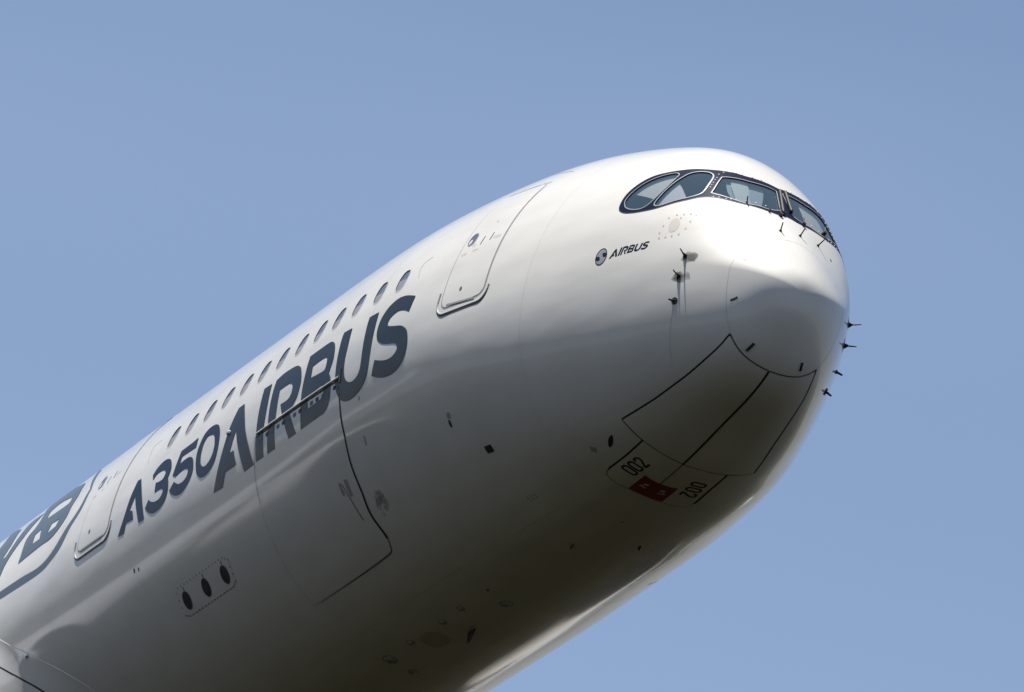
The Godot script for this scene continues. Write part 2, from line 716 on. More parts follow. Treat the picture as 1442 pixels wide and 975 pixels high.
# ------------------------------------------------------------------- flight deck
func cockpit():
	var rim := glazing()
	var ps := panes()
	var all := []
	for q in ps:
		all.append(q)
	for q in ps:
		all.append(mirrored(q))
	var st := begin()
	sheet(st, rim, all, 0.001, 0.06)
	for q in all:
		skirt(st, q, 0.001, -0.03, false)
	var frame := made("cockpit_window_frame", st, M.mask, plane)
	st = begin()
	strip(st, rim, 0.014, 0.003, true)
	made("gasket", st, M.dark, frame)
	for side in [1, -1]:
		for k in 3:
			var q: PackedVector2Array = ps[k] if side > 0 else mirrored(ps[k])
			st = begin()
			sheet(st, q, [], -0.012, 0.06)
			var pane := made("cockpit_window", st, M.glass, plane)
			st = begin()
			strip(st, q, 0.02 if k == 1 else 0.016 if k == 0 else 0.016, 0.005, true)
			made("rim", st, M.rim if k < 2 else M.seam, pane)
	# bolts along the posts and the sill
	st = begin()
	for side in [1, -1]:
		for k in [[1.85, 28.6], [1.83, 31.9], [1.77, 34.3], [1.74, 36.1], [1.7, 38.1], [1.67, 39.9], [1.64, 41.7], [1.46, 44.4], [1.41, 41.6], [1.35, 38.1], [1.32, 35.4], [1.29, 32.5], [1.25, 26.0], [1.22, 20.0], [1.18, 14.0], [1.84, 24.9], [1.81, 22.1], [1.77, 19.2], [1.73, 14.0], [1.71, 9.0]]:
			dome(st, off(k[0], k[1] * side, 0.0), out_of(k[0], k[1] * side), 0.014, 0.008)
	var bolts := made("bolt", st, M.bolt, plane)
	bolts.set_meta("kind", "stuff")
	# behind the glass: lining, glare shield, bulkhead, seats, and pale pieces imitating reflections
	st = begin()
	sheet(st, rounded(0.85, 4.2, -125.0, 125.0, 0.2), [grown(rim, 0.12)], -0.16, 0.15)
	made("cockpit_lining", st, M.lining, plane)
	st = begin()
	for i in 12:
		var a := -1.2 + i * 0.2
		var b := a + 0.2
		flat_quad(st, Vector3(-1.2, 0.1, a * 0.6), Vector3(-1.2, 0.1, b * 0.6), Vector3(-1.85, 0.2, b), Vector3(-1.85, 0.2, a), Vector3.UP)
		flat_quad(st, Vector3(-1.85, 0.2, a), Vector3(-1.85, 0.2, b), Vector3(-1.9, -0.5, b), Vector3(-1.9, -0.5, a), Vector3(-1, 0, 0))
	flat_quad(st, Vector3(-4.0, -1.0, -1.9), Vector3(-4.0, -1.0, 1.9), Vector3(-4.0, 1.6, 1.0), Vector3(-4.0, 1.6, -1.0), Vector3(1, 0, 0))
	flat_quad(st, Vector3(-1.9, -0.9, -1.2), Vector3(-1.9, -0.9, 1.2), Vector3(-4.0, -0.95, 1.9), Vector3(-4.0, -0.95, -1.9), Vector3.UP)
	made("flight_deck", st, M.lining, plane)
	for z in [-0.75, 0.75]:
		st = begin()
		tube(st, Vector3(-2.75, -0.9, z), Vector3(-2.75, -0.3, z), 0.12, 0.1)
		tube(st, Vector3(-2.9, -0.3, z), Vector3(-3.0, 0.55, z), 0.27, 0.22, 14)
		tube(st, Vector3(-3.0, 0.55, z), Vector3(-3.02, 0.85, z), 0.13, 0.11, 12)
		made("pilot_seat", st, M.seat, plane)
	for b in [[0, outline([2.811, 59.27, 0, 2.62, 59.95, 1, 2.398, 60.7, 1, 2.221, 61.34, 0, 2.196, 54.38, 0, 2.205, 46.2, 0, 2.318, 44.52, 0, 2.405, 45.93, 0, 2.572, 49.87, 0, 2.713, 54.38, 0]), "reflection_grey"], [1, outline([2.207, 64.63, 0, 2.198, 59.44, 0, 2.186, 53.46, 0, 2.178, 48.91, 0, 2.035, 50.46, 0, 1.864, 53.29, 0, 1.742, 55.53, 0, 1.829, 59.7, 0, 1.99, 64.02, 0, 2.105, 65.57, 0]), "reflection_lilac"], [2, outline([1.749, 29.01, 0, 1.647, 17.72, 0, 1.598, 8.2, 0, 1.48, 9.67, 1, 1.295, 13.31, 1, 1.149, 18.05, 0, 1.197, 25.95, 0, 1.337, 37.11, 0, 1.396, 33.03, 1, 1.524, 32.72, 1]), "reflection_dim"], [2, outline([1.735, 26.33, 0, 1.646, 18.07, 0, 1.552, 18.56, 1, 1.42, 20.39, 1, 1.312, 21.99, 1, 1.148, 23.09, 0, 1.208, 29.61, 0, 1.299, 35.5, 0, 1.333, 31.81, 1, 1.454, 30.29, 1, 1.584, 28.97, 1]), "reflection_green"], [-3, outline([1.653, -14.32, 0, 1.688, -18.43, 0, 1.687, -23.11, 0, 1.673, -28.01, 0, 1.575, -32.33, 0, 1.488, -34.56, 0, 1.223, -29.3, 0, 1.157, -22.06, 0, 1.242, -18.16, 0, 1.371, -15.51, 0, 1.513, -14.26, 0]), "reflection_grey"], [-1, mirrored(outline([2.811, 59.27, 0, 2.62, 59.95, 1, 2.398, 60.7, 1, 2.221, 61.34, 0, 2.196, 54.38, 0, 2.205, 46.2, 0, 2.318, 44.52, 0, 2.405, 45.93, 0, 2.572, 49.87, 0, 2.713, 54.38, 0])), "reflection_grey"], [-2, mirrored(outline([2.207, 64.63, 0, 2.198, 59.44, 0, 2.186, 53.46, 0, 2.178, 48.91, 0, 2.035, 50.46, 0, 1.864, 53.29, 0, 1.742, 55.53, 0, 1.829, 59.7, 0, 1.99, 64.02, 0, 2.105, 65.57, 0])), "reflection_grey"]]:
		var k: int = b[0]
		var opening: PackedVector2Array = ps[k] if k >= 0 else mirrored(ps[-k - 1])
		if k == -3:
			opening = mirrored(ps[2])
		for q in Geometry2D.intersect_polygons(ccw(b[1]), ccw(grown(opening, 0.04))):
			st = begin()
			sheet(st, q, [], -0.075 if b[2] == "reflection_dim" else -0.05, 0.06)
			made("painted_reflection", st, M[b[2]], plane)  # pale piece added behind the pane to stand in for a reflection
	# wipers parked upright by the centre post, their pivots and the spray rods below the glass
	for w in [[1.545, 0.38, 0, 1.333, 1.82, 1, 1.099, 3.47, 0], [1.571, -3.25, 0, 1.382, -3.16, 1, 1.191, -3.38, 0]]:
		st = begin()
		var line := resample(bend(w, false), false, 0.08)
		for i in line.size() - 1:
			tube(st, off(line[i].x, line[i].y / VS, 0.035), off(line[i + 1].x, line[i + 1].y / VS, 0.035), 0.024, 0.024, 8)
		tube(st, off(line[line.size() - 1].x, line[line.size() - 1].y / VS, -0.01), off(line[line.size() - 1].x, line[line.size() - 1].y / VS, 0.05), 0.03, 0.025)
		made("wiper", st, M.dark, plane)
	for k in [[1.045, 5.7], [1.082, -11.9], [1.3, -30.2]]:
		st = begin()
		tube(st, off(k[0], k[1], -0.01), off(k[0], k[1], 0.05), 0.034, 0.024)
		tube(st, off(k[0], k[1], 0.03), off(k[0] + 0.1, k[1], 0.05), 0.012, 0.008)
		made("wiper_pivot", st, M.dark, plane)
	for k in [[0.726, 11.7, 0.13], [0.766, -6.1, 0.13], [0.908, -24.0, 0.13], [1.077, 13.3, 0.05], [1.227, 26.4, 0.1]]:
		st = begin()
		tube(st, off(k[0], k[1], -0.01), off(k[0], k[1], 0.02), 0.028 if k[2] > 0.12 else 0.014, 0.016)
		tube(st, off(k[0], k[1], 0.015), off(k[0] + 0.01, k[1], k[2]), 0.01, 0.008)
		made("spray_rod", st, M.dark, plane)


func grown(p: PackedVector2Array, by: float) -> PackedVector2Array:
	var r := Geometry2D.offset_polygon(ccw(p), by, Geometry2D.JOIN_ROUND)
	var best: PackedVector2Array = r[0]
	for q in r:
		if q.size() > best.size():
			best = q
	return best


# ------------------------------------------------------------------- cabin windows
func cabin_opening(w: Array) -> PackedVector2Array:
	return ellipse(w[0], w[1], 0.135, 0.205, 2.5, 32)


func cabin_windows():
	var spots := window_spots()
	for side in [1, -1]:
		for i in spots.size():
			var p: PackedVector2Array = cabin_opening(spots[i])
			if side < 0:
				p = mirrored(p)
			var st := begin()
			strip(st, p, 0.022, 0.002, true)
			skirt(st, p, 0.002, -0.012, false)
			var frame := made("cabin_window", st, M.faint, plane)
			st = begin()
			sheet(st, p, [], -0.009, 0.08)
			made("pane", st, M.cabin_glass, frame)
			# a half-lowered shade behind the pane, seen as its paler lower part
			var low := box_of(p)
			var cut := low.position.y + low.size.y * (0.42 + 0.2 * rng.randf())
			var band := PackedVector2Array([Vector2(low.position.x, cut), Vector2(low.end.x, cut), low.end, Vector2(low.position.x, low.end.y)])
			if side < 0:
				cut = low.end.y - low.size.y * 0.45
				band = PackedVector2Array([low.position, Vector2(low.end.x, low.position.y), Vector2(low.end.x, cut), Vector2(low.position.x, cut)])
			st = begin()
			for q in Geometry2D.intersect_polygons(p, ccw(band)):
				sheet(st, q, [], -0.007, 0.08)
			made("shade", st, M.cabin_shade, frame)


# ------------------------------------------------------------------- doors
func panel(called: String, p: PackedVector2Array, parent: Node3D, h := 0.006, step := 0.12) -> MeshInstance3D:
	var st := begin()
	sheet(st, p, [], h, step)
	skirt(st, p, h, -0.002)
	return made(called, st, M.paint, parent)


func line_on(called: String, pts: PackedVector2Array, width: float, material: Material, parent: Node3D, h := 0.0025, closed := false) -> MeshInstance3D:
	var st := begin()
	strip(st, pts, width, h, closed)
	return made(called, st, material, parent)


func doors():
	for k in [[5.14, 6.17, 47.6, 89.2, 0.15, 1.5], [16.97, 18.095, 50.0, 96.7, 0.16, 0.0]]:
		for side in [1, -1]:
			var p := slanted(rounded(k[0], k[1], k[2], k[3], k[4]), k)
			if side < 0:
				p = mirrored(p)
			var d := panel("passenger_door", grown(p, -0.016), plane)
			line_on("door_seal", p, 0.026, M.seam, d, 0.0015, true)
			var sd := float(side)
			line_on("door_sill", PackedVector2Array([uv(k[1] - 0.15, (k[3] - 0.35) * sd), uv(k[0] + 0.2, (k[3] - 0.35) * sd)]), 0.03, M.seam, d, 0.009)
			# raised weather strip under the door with its dark lower edge
			var lip := PackedVector2Array()
			for v in slanted(rounded(k[0] - 0.085, k[1] + 0.09, k[2], k[3] + 1.75, 0.2), k):
				if v.y > (k[3] - 3.6) * VS:
					lip.append(v if side > 0 else Vector2(v.x, -v.y))
			lip.append(Vector2(k[0] - 0.085, (k[3] - 3.2) * VS * sd))
			lip.insert(0, Vector2(k[1] + 0.09, (k[3] - 4.2) * VS * sd))
			var raised := begin()
			for i in lip.size() - 1:
				var a := lip[i]
				var b := lip[i + 1]
				tube(raised, off(a.x, a.y / VS, 0.0), off(b.x, b.y / VS, 0.0), 0.018, 0.018, 8, false)
			made("scuff_strip", raised, M.scuffed, d)
			line_on("scuff_strip_edge", flat_part(lip, k[3]), 0.03 if k[0] < 10.0 else 0.018, M.dark_grey, d, 0.004)
			if side > 0:
				door_fittings(d, k[0] if k[0] < 10.0 else k[0] + 0.13, 0.0 if k[0] < 10.0 else 4.9)
	var st := begin()
	strip(st, bend([6.226, 49.14, 0, 5.797, 48.54, 0, 5.219, 47.22, 0], false), 0.022, 0.012)
	made("rain_gutter", st, M.seam, plane)
	line_on("roof_seam", bend([5.708, 38.8, 0, 5.034, 41.5, 0], false), 0.02, M.seam, plane, 0.004)
	line_on("window_plug_seam", bend([7.049, 70.19, 0, 7.196, 71.37, 1, 7.251, 73.31, 1, 7.171, 76.79, 0], false), 0.016, M.faint, plane)
	line_on("window_plug_seam", bend([15.867, 73.08, 0, 16.114, 73.91, 1, 16.086, 77.12, 1, 16.007, 80.56, 0], false), 0.016, M.faint, plane)


func slanted(p: PackedVector2Array, k: Array) -> PackedVector2Array:
	# the forward door follows the taper of the nose: its sill drops a little towards the tail, its sides lean
	var r := PackedVector2Array()
	for v in p:
		var t: float = (v.y / VS - k[2]) / (k[3] - k[2])
		r.append(Vector2(v.x + k[5] * 0.075 * (1.0 - t), v.y + (v.x - (k[0] + k[1]) * 0.5) * k[5] * VS * t))
	return r


func flat_part(p: PackedVector2Array, bottom: float) -> PackedVector2Array:
	# the run of the strip below the door, a finger's width lower
	var r := PackedVector2Array()
	for v in p:
		if absf(v.y / VS) > bottom - 1.2:
			r.append(v + Vector2(0, 0.024 * signf(v.y)))
	return r


func door_fittings(d: Node3D, x0: float, lift: float):
	var e := ellipse(x0 + 0.9, 68.5 + lift, 0.09, 0.12, 2.2, 24)
	var st := begin()
	sheet(st, e, [], 0.009, 0.1)
	var w := made("door_window", st, M.cabin_glass, d)
	st = begin()
	strip(st, e, 0.016, 0.011, true)
	made("rim", st, M.rim, w)
	st = begin()
	sheet(st, ellipse(x0 + 0.92, 69.4 + lift, 0.035, 0.05, 2.0, 16), [], 0.0105, 0.1)
	made("shade", st, M.paint, w)
	for b in [[0.6, 71.3, 68.4], [0.4, 70.5, 67.9]]:
		st = begin()
		strip(st, PackedVector2Array([uv(x0 + b[0], b[1] + lift), uv(x0 + b[0] - 0.008, b[2] + lift)]), 0.018, 0.0085)
		made("door_handle", st, M.dark, d)
	st = begin()
	sheet(st, ellipse(x0 + 0.61, 85.0 + lift * 1.4, 0.03, 0.035, 2.0, 16), [], 0.0085, 0.1)
	made("drain", st, M.dark_grey, d)
	st = begin()
	sheet(st, ellipse(x0 + 0.52, 63.4 + lift, 0.02, 0.02, 2.0, 12), [], 0.0085, 0.1)
	made("drain", st, M.stain, d)
	for b in [[0.24, 69.8, 0.09, 0.03], [0.66, 72.9, 0.07, 0.02], [0.92, 73.6, 0.07, 0.025], [0.77, 70.9, 0.045, 0.03]]:
		st = begin()
		sheet(st, rounded(x0 + b[0] - b[2], x0 + b[0] + b[2], b[1] + lift - b[3] / VS, b[1] + lift + b[3] / VS, 0.012), [], 0.0082, 0.1)
		made("placard", st, M.faint_stain, d)


# ------------------------------------------------------------------- lettering
func letters() -> Array:
	return [
		["slate", [12.403, 85.37, 0, 12.236, 90.88, 1, 12.113, 95.66, 1, 11.949, 101.17, 1, 11.79, 107.27, 0, 12.106, 107.59, 0, 12.241, 102.37, 1, 12.379, 97.36, 1, 12.484, 93.19, 0, 12.631, 98.98, 0, 12.482, 99.13, 0, 12.372, 103.95, 0, 12.747, 103.93, 0, 12.85, 107.74, 0, 13.166, 107.56, 0, 13.032, 102.39, 1, 12.887, 96.66, 1, 12.761, 90.66, 1, 12.604, 85.43, 0]],
		["slate", [11.469, 85.22, 0, 11.433, 92.23, 1, 11.456, 98.86, 1, 11.449, 103.04, 1, 11.443, 107.28, 0, 11.707, 107.26, 0, 11.722, 101.39, 1, 11.712, 97.57, 1, 11.721, 90.97, 1, 11.739, 85.07, 0]],
		["slate", [11.315, 85.2, 0, 11.073, 84.57, 1, 10.801, 84.78, 1, 10.596, 85.4, 1, 10.422, 87.39, 1, 10.31, 91.33, 1, 10.322, 94.42, 1, 10.394, 96.79, 1, 10.59, 99.19, 0, 10.344, 107.08, 0, 10.595, 107.21, 0, 10.766, 101.14, 1, 10.933, 95.11, 0, 10.703, 95.14, 1, 10.607, 94.35, 1, 10.579, 92.52, 1, 10.627, 90.86, 1, 10.753, 89.93, 1, 11.065, 89.82, 0, 11.054, 95.2, 1, 11.067, 101.52, 1, 11.049, 107.33, 0, 11.314, 107.24, 0, 11.309, 101.14, 1, 11.326, 93.49, 1, 11.329, 88.25, 1]],
		["slate", [10.188, 85.19, 0, 9.827, 85.02, 1, 9.529, 85.06, 1, 9.377, 86.24, 1, 9.291, 88.39, 1, 9.258, 92.04, 1, 9.338, 95.65, 0, 9.267, 97.44, 1, 9.232, 100.32, 1, 9.247, 103.76, 1, 9.349, 106.06, 1, 9.449, 106.77, 0, 10.194, 106.97, 0, 10.199, 101.54, 1, 10.206, 96.14, 1, 10.194, 90.71, 1], [9.969, 89.66, 0, 9.694, 89.4, 1, 9.539, 89.68, 1, 9.484, 90.6, 1, 9.474, 92.51, 1, 9.53, 93.84, 1, 9.952, 93.33, 0], [9.959, 98.56, 0, 9.728, 98.49, 1, 9.55, 98.24, 1, 9.473, 99.16, 1, 9.474, 100.92, 1, 9.542, 101.99, 1, 9.952, 102.35, 0, 9.967, 100.59, 1]],
		["slate", [8.844, 85.1, 0, 8.829, 90.11, 1, 8.85, 94.61, 1, 8.834, 98.31, 1, 8.767, 101.06, 1, 8.651, 102.43, 1, 8.509, 102.59, 1, 8.372, 101.36, 1, 8.31, 98.68, 1, 8.307, 92.3, 1, 8.32, 87.23, 1, 8.32, 84.67, 0, 8.044, 84.34, 0, 8.032, 89.18, 1, 8.04, 96.3, 1, 8.09, 101.81, 1, 8.197, 104.86, 1, 8.391, 106.85, 1, 8.647, 107.56, 1, 8.863, 106.65, 1, 8.998, 104.41, 1, 9.083, 101.27, 1, 9.11, 96.35, 1, 9.117, 91.43, 1, 9.122, 86.36, 1, 9.107, 84.84, 0]],
		["slate", [7.001, 83.25, 0, 7.062, 87.75, 0, 7.202, 86.93, 1, 7.391, 86.55, 1, 7.572, 87.61, 1, 7.636, 89.21, 1, 7.593, 90.39, 1, 7.397, 91.1, 1, 7.192, 91.7, 1, 7.035, 93.19, 1, 6.961, 95.22, 1, 6.946, 98.47, 1, 7.016, 102, 1, 7.161, 104.57, 1, 7.37, 105.9, 1, 7.609, 105.9, 1, 7.788, 105.23, 1, 7.963, 104.03, 0, 7.884, 99.64, 0, 7.732, 100.42, 1, 7.548, 101, 1, 7.371, 100.71, 1, 7.245, 99.31, 1, 7.235, 97.94, 1, 7.31, 96.82, 1, 7.527, 96.15, 1, 7.719, 95.35, 1, 7.867, 93.66, 1, 7.925, 91.38, 1, 7.921, 88.89, 1, 7.876, 86.59, 1, 7.744, 83.97, 1, 7.529, 82.27, 1, 7.292, 82.2, 1]],
		["navy", [16.024, 85.63, 0, 15.868, 90.31, 1, 15.733, 95.19, 1, 15.603, 100.69, 0, 15.806, 100.66, 0, 15.892, 97.4, 1, 16.01, 93.5, 1, 16.077, 90.91, 0, 16.2, 94.49, 0, 16.081, 95.47, 0, 16.016, 98.24, 0, 16.28, 97.93, 0, 16.337, 100.78, 0, 16.549, 100.57, 0, 16.385, 95.5, 1, 16.266, 89.73, 1, 16.151, 85.56, 0]],
		["navy", [15.541, 87.67, 0, 15.429, 86.08, 1, 15.235, 85.14, 1, 15.049, 85.59, 1, 14.903, 87.19, 1, 14.825, 89.71, 1, 14.85, 91.68, 1, 14.879, 92.48, 0, 14.833, 94.12, 1, 14.809, 96.69, 1, 14.878, 99.15, 1, 15.036, 100.59, 1, 15.261, 100.91, 1, 15.44, 99.85, 1, 15.606, 97.66, 0, 15.51, 95.46, 0, 15.422, 96.55, 1, 15.28, 97.5, 1, 15.121, 97.69, 1, 15.019, 96.86, 1, 15.001, 95.65, 1, 15.052, 94.85, 1, 15.172, 94.48, 1, 15.315, 94.46, 0, 15.338, 91.48, 0, 15.115, 91.88, 1, 15.033, 91.15, 1, 15.018, 90.12, 1, 15.076, 89.07, 1, 15.21, 88.39, 1, 15.379, 88.45, 1, 15.483, 89.57, 0]],
		["navy", [13.995, 85.63, 0, 13.985, 88.77, 0, 14.474, 88.51, 0, 14.502, 90.8, 0, 14.349, 90.54, 1, 14.176, 90.68, 1, 14.045, 91.65, 1, 13.967, 93.35, 1, 13.94, 96.15, 1, 14.019, 98.29, 1, 14.185, 100.14, 1, 14.365, 100.74, 1, 14.539, 100.09, 1, 14.674, 98.77, 1, 14.752, 97.38, 0, 14.604, 95.52, 0, 14.517, 96.58, 1, 14.397, 97.43, 1, 14.244, 97.45, 1, 14.14, 96.51, 1, 14.121, 95.05, 1, 14.173, 94.19, 1, 14.307, 93.63, 1, 14.458, 93.76, 1, 14.589, 94.15, 0, 14.701, 93.19, 0, 14.575, 86.19, 0, 14.211, 86.04, 0]],
		["navy", [13.354, 85.66, 1, 13.195, 87.68, 1, 13.101, 91.02, 1, 13.09, 95.08, 1, 13.166, 98.27, 1, 13.331, 100.11, 1, 13.51, 100.58, 1, 13.651, 100.04, 1, 13.775, 98.2, 1, 13.845, 95.42, 1, 13.884, 91.99, 1, 13.85, 88.67, 1, 13.755, 85.96, 1, 13.574, 85.04, 1], [13.353, 89, 1, 13.274, 91, 1, 13.239, 93.63, 1, 13.288, 95.96, 1, 13.405, 97.33, 1, 13.54, 97.5, 1, 13.649, 96.23, 1, 13.699, 94.21, 1, 13.716, 91.97, 1, 13.691, 89.42, 1, 13.597, 87.97, 1, 13.468, 88.2, 1]],
		["outline", [19.451, 61.55, 0, 19.152, 69.16, 1, 19.121, 73.72, 1, 19.087, 78.02, 1, 19.23, 81.4, 1, 19.46, 83.19, 1, 19.821, 83.16, 1, 20.61, 84.12, 0, 20.638, 81.1, 1, 20.701, 78.24, 1, 20.778, 73.61, 1, 20.653, 70.24, 1, 20.761, 65.34, 1, 21.092, 58.51, 1, 21.268, 48.54, 1, 20.573, 54.33, 1], [19.537, 66.92, 0, 19.44, 70.24, 1, 19.836, 70.47, 1, 20.269, 70.15, 0, 20.411, 65.87, 1, 20.158, 64.39, 1], [19.433, 76.34, 0, 19.45, 78.95, 0, 19.733, 79.45, 0, 19.737, 75.95, 0], [20.193, 74.72, 0, 20.016, 79.48, 0, 20.291, 79.46, 0, 20.389, 75.38, 0]],
		["outline", [20.919, 62.25, 0, 21.427, 61.76, 1, 21.461, 66.1, 1, 21.438, 71.4, 1, 21.486, 75.8, 1, 21.741, 75.02, 0, 22.062, 75.85, 0, 21.591, 85.75, 0, 21.297, 83.91, 0, 21.278, 79.73, 1, 21.18, 75.65, 1, 21.068, 71.46, 1, 21.001, 66.33, 1]],
		["outline", [21.903, 61.05, 0, 22.722, 54.86, 1, 22.389, 62.55, 1, 22.324, 66.18, 0, 22.395, 69.65, 0, 21.81, 79.58, 0, 21.644, 76.73, 0, 21.59, 74.02, 0, 21.617, 69.48, 1]],
	]


func lettering():
	var all := letters()
	for l in all:
		var holes := []
		for k in range(2, l.size()):
			holes.append(outline(l[k]))
		var st := begin()
		sheet(st, outline(l[1]), holes, 0.0058, 0.12)
		made("letter", st, M[l[0]], plane)
	var st := begin()
	sheet(st, outline([19.134, 58.22, 0, 18.517, 71.9, 0, 18.454, 79.46, 1, 18.646, 84.32, 1, 18.822, 89.52, 1, 19.061, 92, 1, 19.529, 93.94, 1, 20.997, 93.2, 0, 22.335, 92.24, 0, 22.419, 89.29, 0, 21.071, 90.33, 0, 20.279, 90.72, 1, 19.691, 91.44, 1, 19.353, 90.66, 1, 19.076, 87.93, 1, 18.872, 83.77, 1, 18.609, 78.39, 1, 18.635, 71, 0, 19.6, 53.38, 0]), [], 0.002, 0.12)
	made("painted_stripe", st, M.outline, plane)
	# the small word and badge ahead of the door repeat the big word
	var from := Vector2(2.587, 87.4)
	var along := Vector2(-0.64, -2.95)
	var tall := Vector2(-0.025, -3.2)
	for k in 6:
		var holes := []
		for q in range(1, all[k].size()):
			var big: PackedVector2Array = outline(all[k][q])
			var small := PackedVector2Array()
			for v in big:
				var t := (13.17 - v.x) / 6.1
				var rise := (107.2 - v.y / VS) / 22.4
				var d: Vector2 = from + along * t + tall * rise
				small.append(uv(d.x, d.y))
			holes.append(small)
		st = begin()
		sheet(st, holes[0], holes.slice(1), 0.002, 0.1)
		made("small_letter", st, M.navy, plane)
	var disc := ellipse(2.746, 86.25, 0.105, 0.135, 2.0, 32)
	st = begin()
	sheet(st, disc, [], 0.002, 0.1)
	var badge := made("badge", st, M.roundel, plane)
	st = begin()
	strip(st, grown(disc, -0.006), 0.012, 0.004, true)
	made("ring", st, M.navy, badge)
	for b in [[2.69, 85.7, -1.0], [2.803, 86.9, 1.0]]:
		var q := ellipse(b[0], b[1], 0.05, 0.035, 1.5, 20, -0.55)
		st = begin()
		sheet(st, q, [], 0.0035, 0.1)
		made("emblem", st, M.navy, badge)


# ------------------------------------------------------------------- cargo door
func cargo_door():
	var edge := bend([9.026, 99.06, 0, 8.963, 102.93, 1, 8.95, 106.75, 1, 8.943, 111.99, 1, 8.924, 116.56, 1, 8.953, 123.9, 1, 8.959, 132.18, 1, 9.026, 138.49, 1, 9.009, 145.77, 1, 9.109, 149.4, 1, 9.231, 150.54, 1, 9.911, 151.02, 1, 10.639, 151.14, 1, 11.544, 151.2, 0], false)
	var p := PackedVector2Array(edge)
	p.append(uv(11.75, 151.15))
	p.append(uv(11.75, 99.55))
	for v in [[10.9, 99.4], [10.0, 99.35]]:
		p.append(uv(v[0], v[1]))
	var d := panel("cargo_door", grown(p, -0.012), plane, 0.004, 0.15)
	var wide := begin()
	strip(wide, edge.slice(0, 12), 0.028, 0.0055)
	strip(wide, edge.slice(11, 42), 0.034, 0.0055, false, 0.05)
	made("door_gap", wide, M.gap, d)
	var thin := begin()
	strip(thin, edge.slice(41, edge.size()), 0.02, 0.0055, false, 0.004)
	strip(thin, PackedVector2Array([uv(11.75, 99.6), uv(11.77, 112.0), uv(11.76, 119.0)]), 0.01, 0.0055)
	strip(thin, PackedVector2Array([uv(11.76, 119.0), uv(11.75, 151.1)]), 0.004, 0.0055)
	made("door_gap", thin, M.dark_grey, d)
	# hinge: a bright ridge with a dark slot and lugs under it
	var st := begin()
	var a := 8.95
	while a < 11.6:
		tube(st, off(a, 99.2, 0.012), off(minf(a + 0.3, 11.72), 99.25, 0.012), 0.02, 0.02, 8)
		a += 0.3
	made("hinge", st, M.paint, d)
	st = begin()
	strip(st, PackedVector2Array([uv(8.95, 100.05), uv(10.3, 99.95), uv(11.72, 100.1)]), 0.02, 0.0075)
	made("hinge_slot", st, M.gap, d)
	for k in 14:
		st = begin()
		var xx := 9.1 + k * 0.185
		sheet(st, rounded(xx - 0.045, xx + 0.045, 100.9, 102.0, 0.012), [], 0.008, 0.1)
		made("hinge_lug", st, M.dark_grey if k % 3 else M.dark, d)
	tube_on("hinge_post", 8.94, 96.9, 8.94, 101.0, 0.02, M.dark_grey, d)
	for k in [[9.24, 129.3, 0.05, 0.13], [9.42, 128.6, 0.04, 0.1]]:
		st = begin()
		sheet(st, rounded(k[0] - k[2], k[0] + k[2], k[1] - k[3] / VS, k[1] + k[3] / VS, 0.03), [], 0.006, 0.1)
		made("latch", st, M.stain, d)
	line_on("latch_line", PackedVector2Array([uv(9.36, 127.5), uv(9.3, 133.0), uv(9.27, 139.0)]), 0.02, M.dark_grey, d, 0.0062)
	st = begin()
	for k in 16:
		sheet(st, ellipse(8.64 + 0.16 * rng.randf_range(-1, 1), 137.6 + 3.6 * rng.randf_range(-1, 1), 0.04 + 0.08 * rng.randf(), 0.03 + 0.05 * rng.randf(), 1.6, 12, 0.4 + rng.randf()), [], 0.0015 + k * 0.0003, 0.2)
	made("grey_blots", st, M.faint_stain, plane)  # scuffed paint ahead of the cargo door


func tube_on(called: String, x0: float, d0: float, x1: float, d1: float, r: float, material: Material, parent: Node3D):
	var st := begin()
	tube(st, off(x0, d0, 0.006), off(x1, d1, 0.006), r, r, 8)
	made(called, st, material, parent)


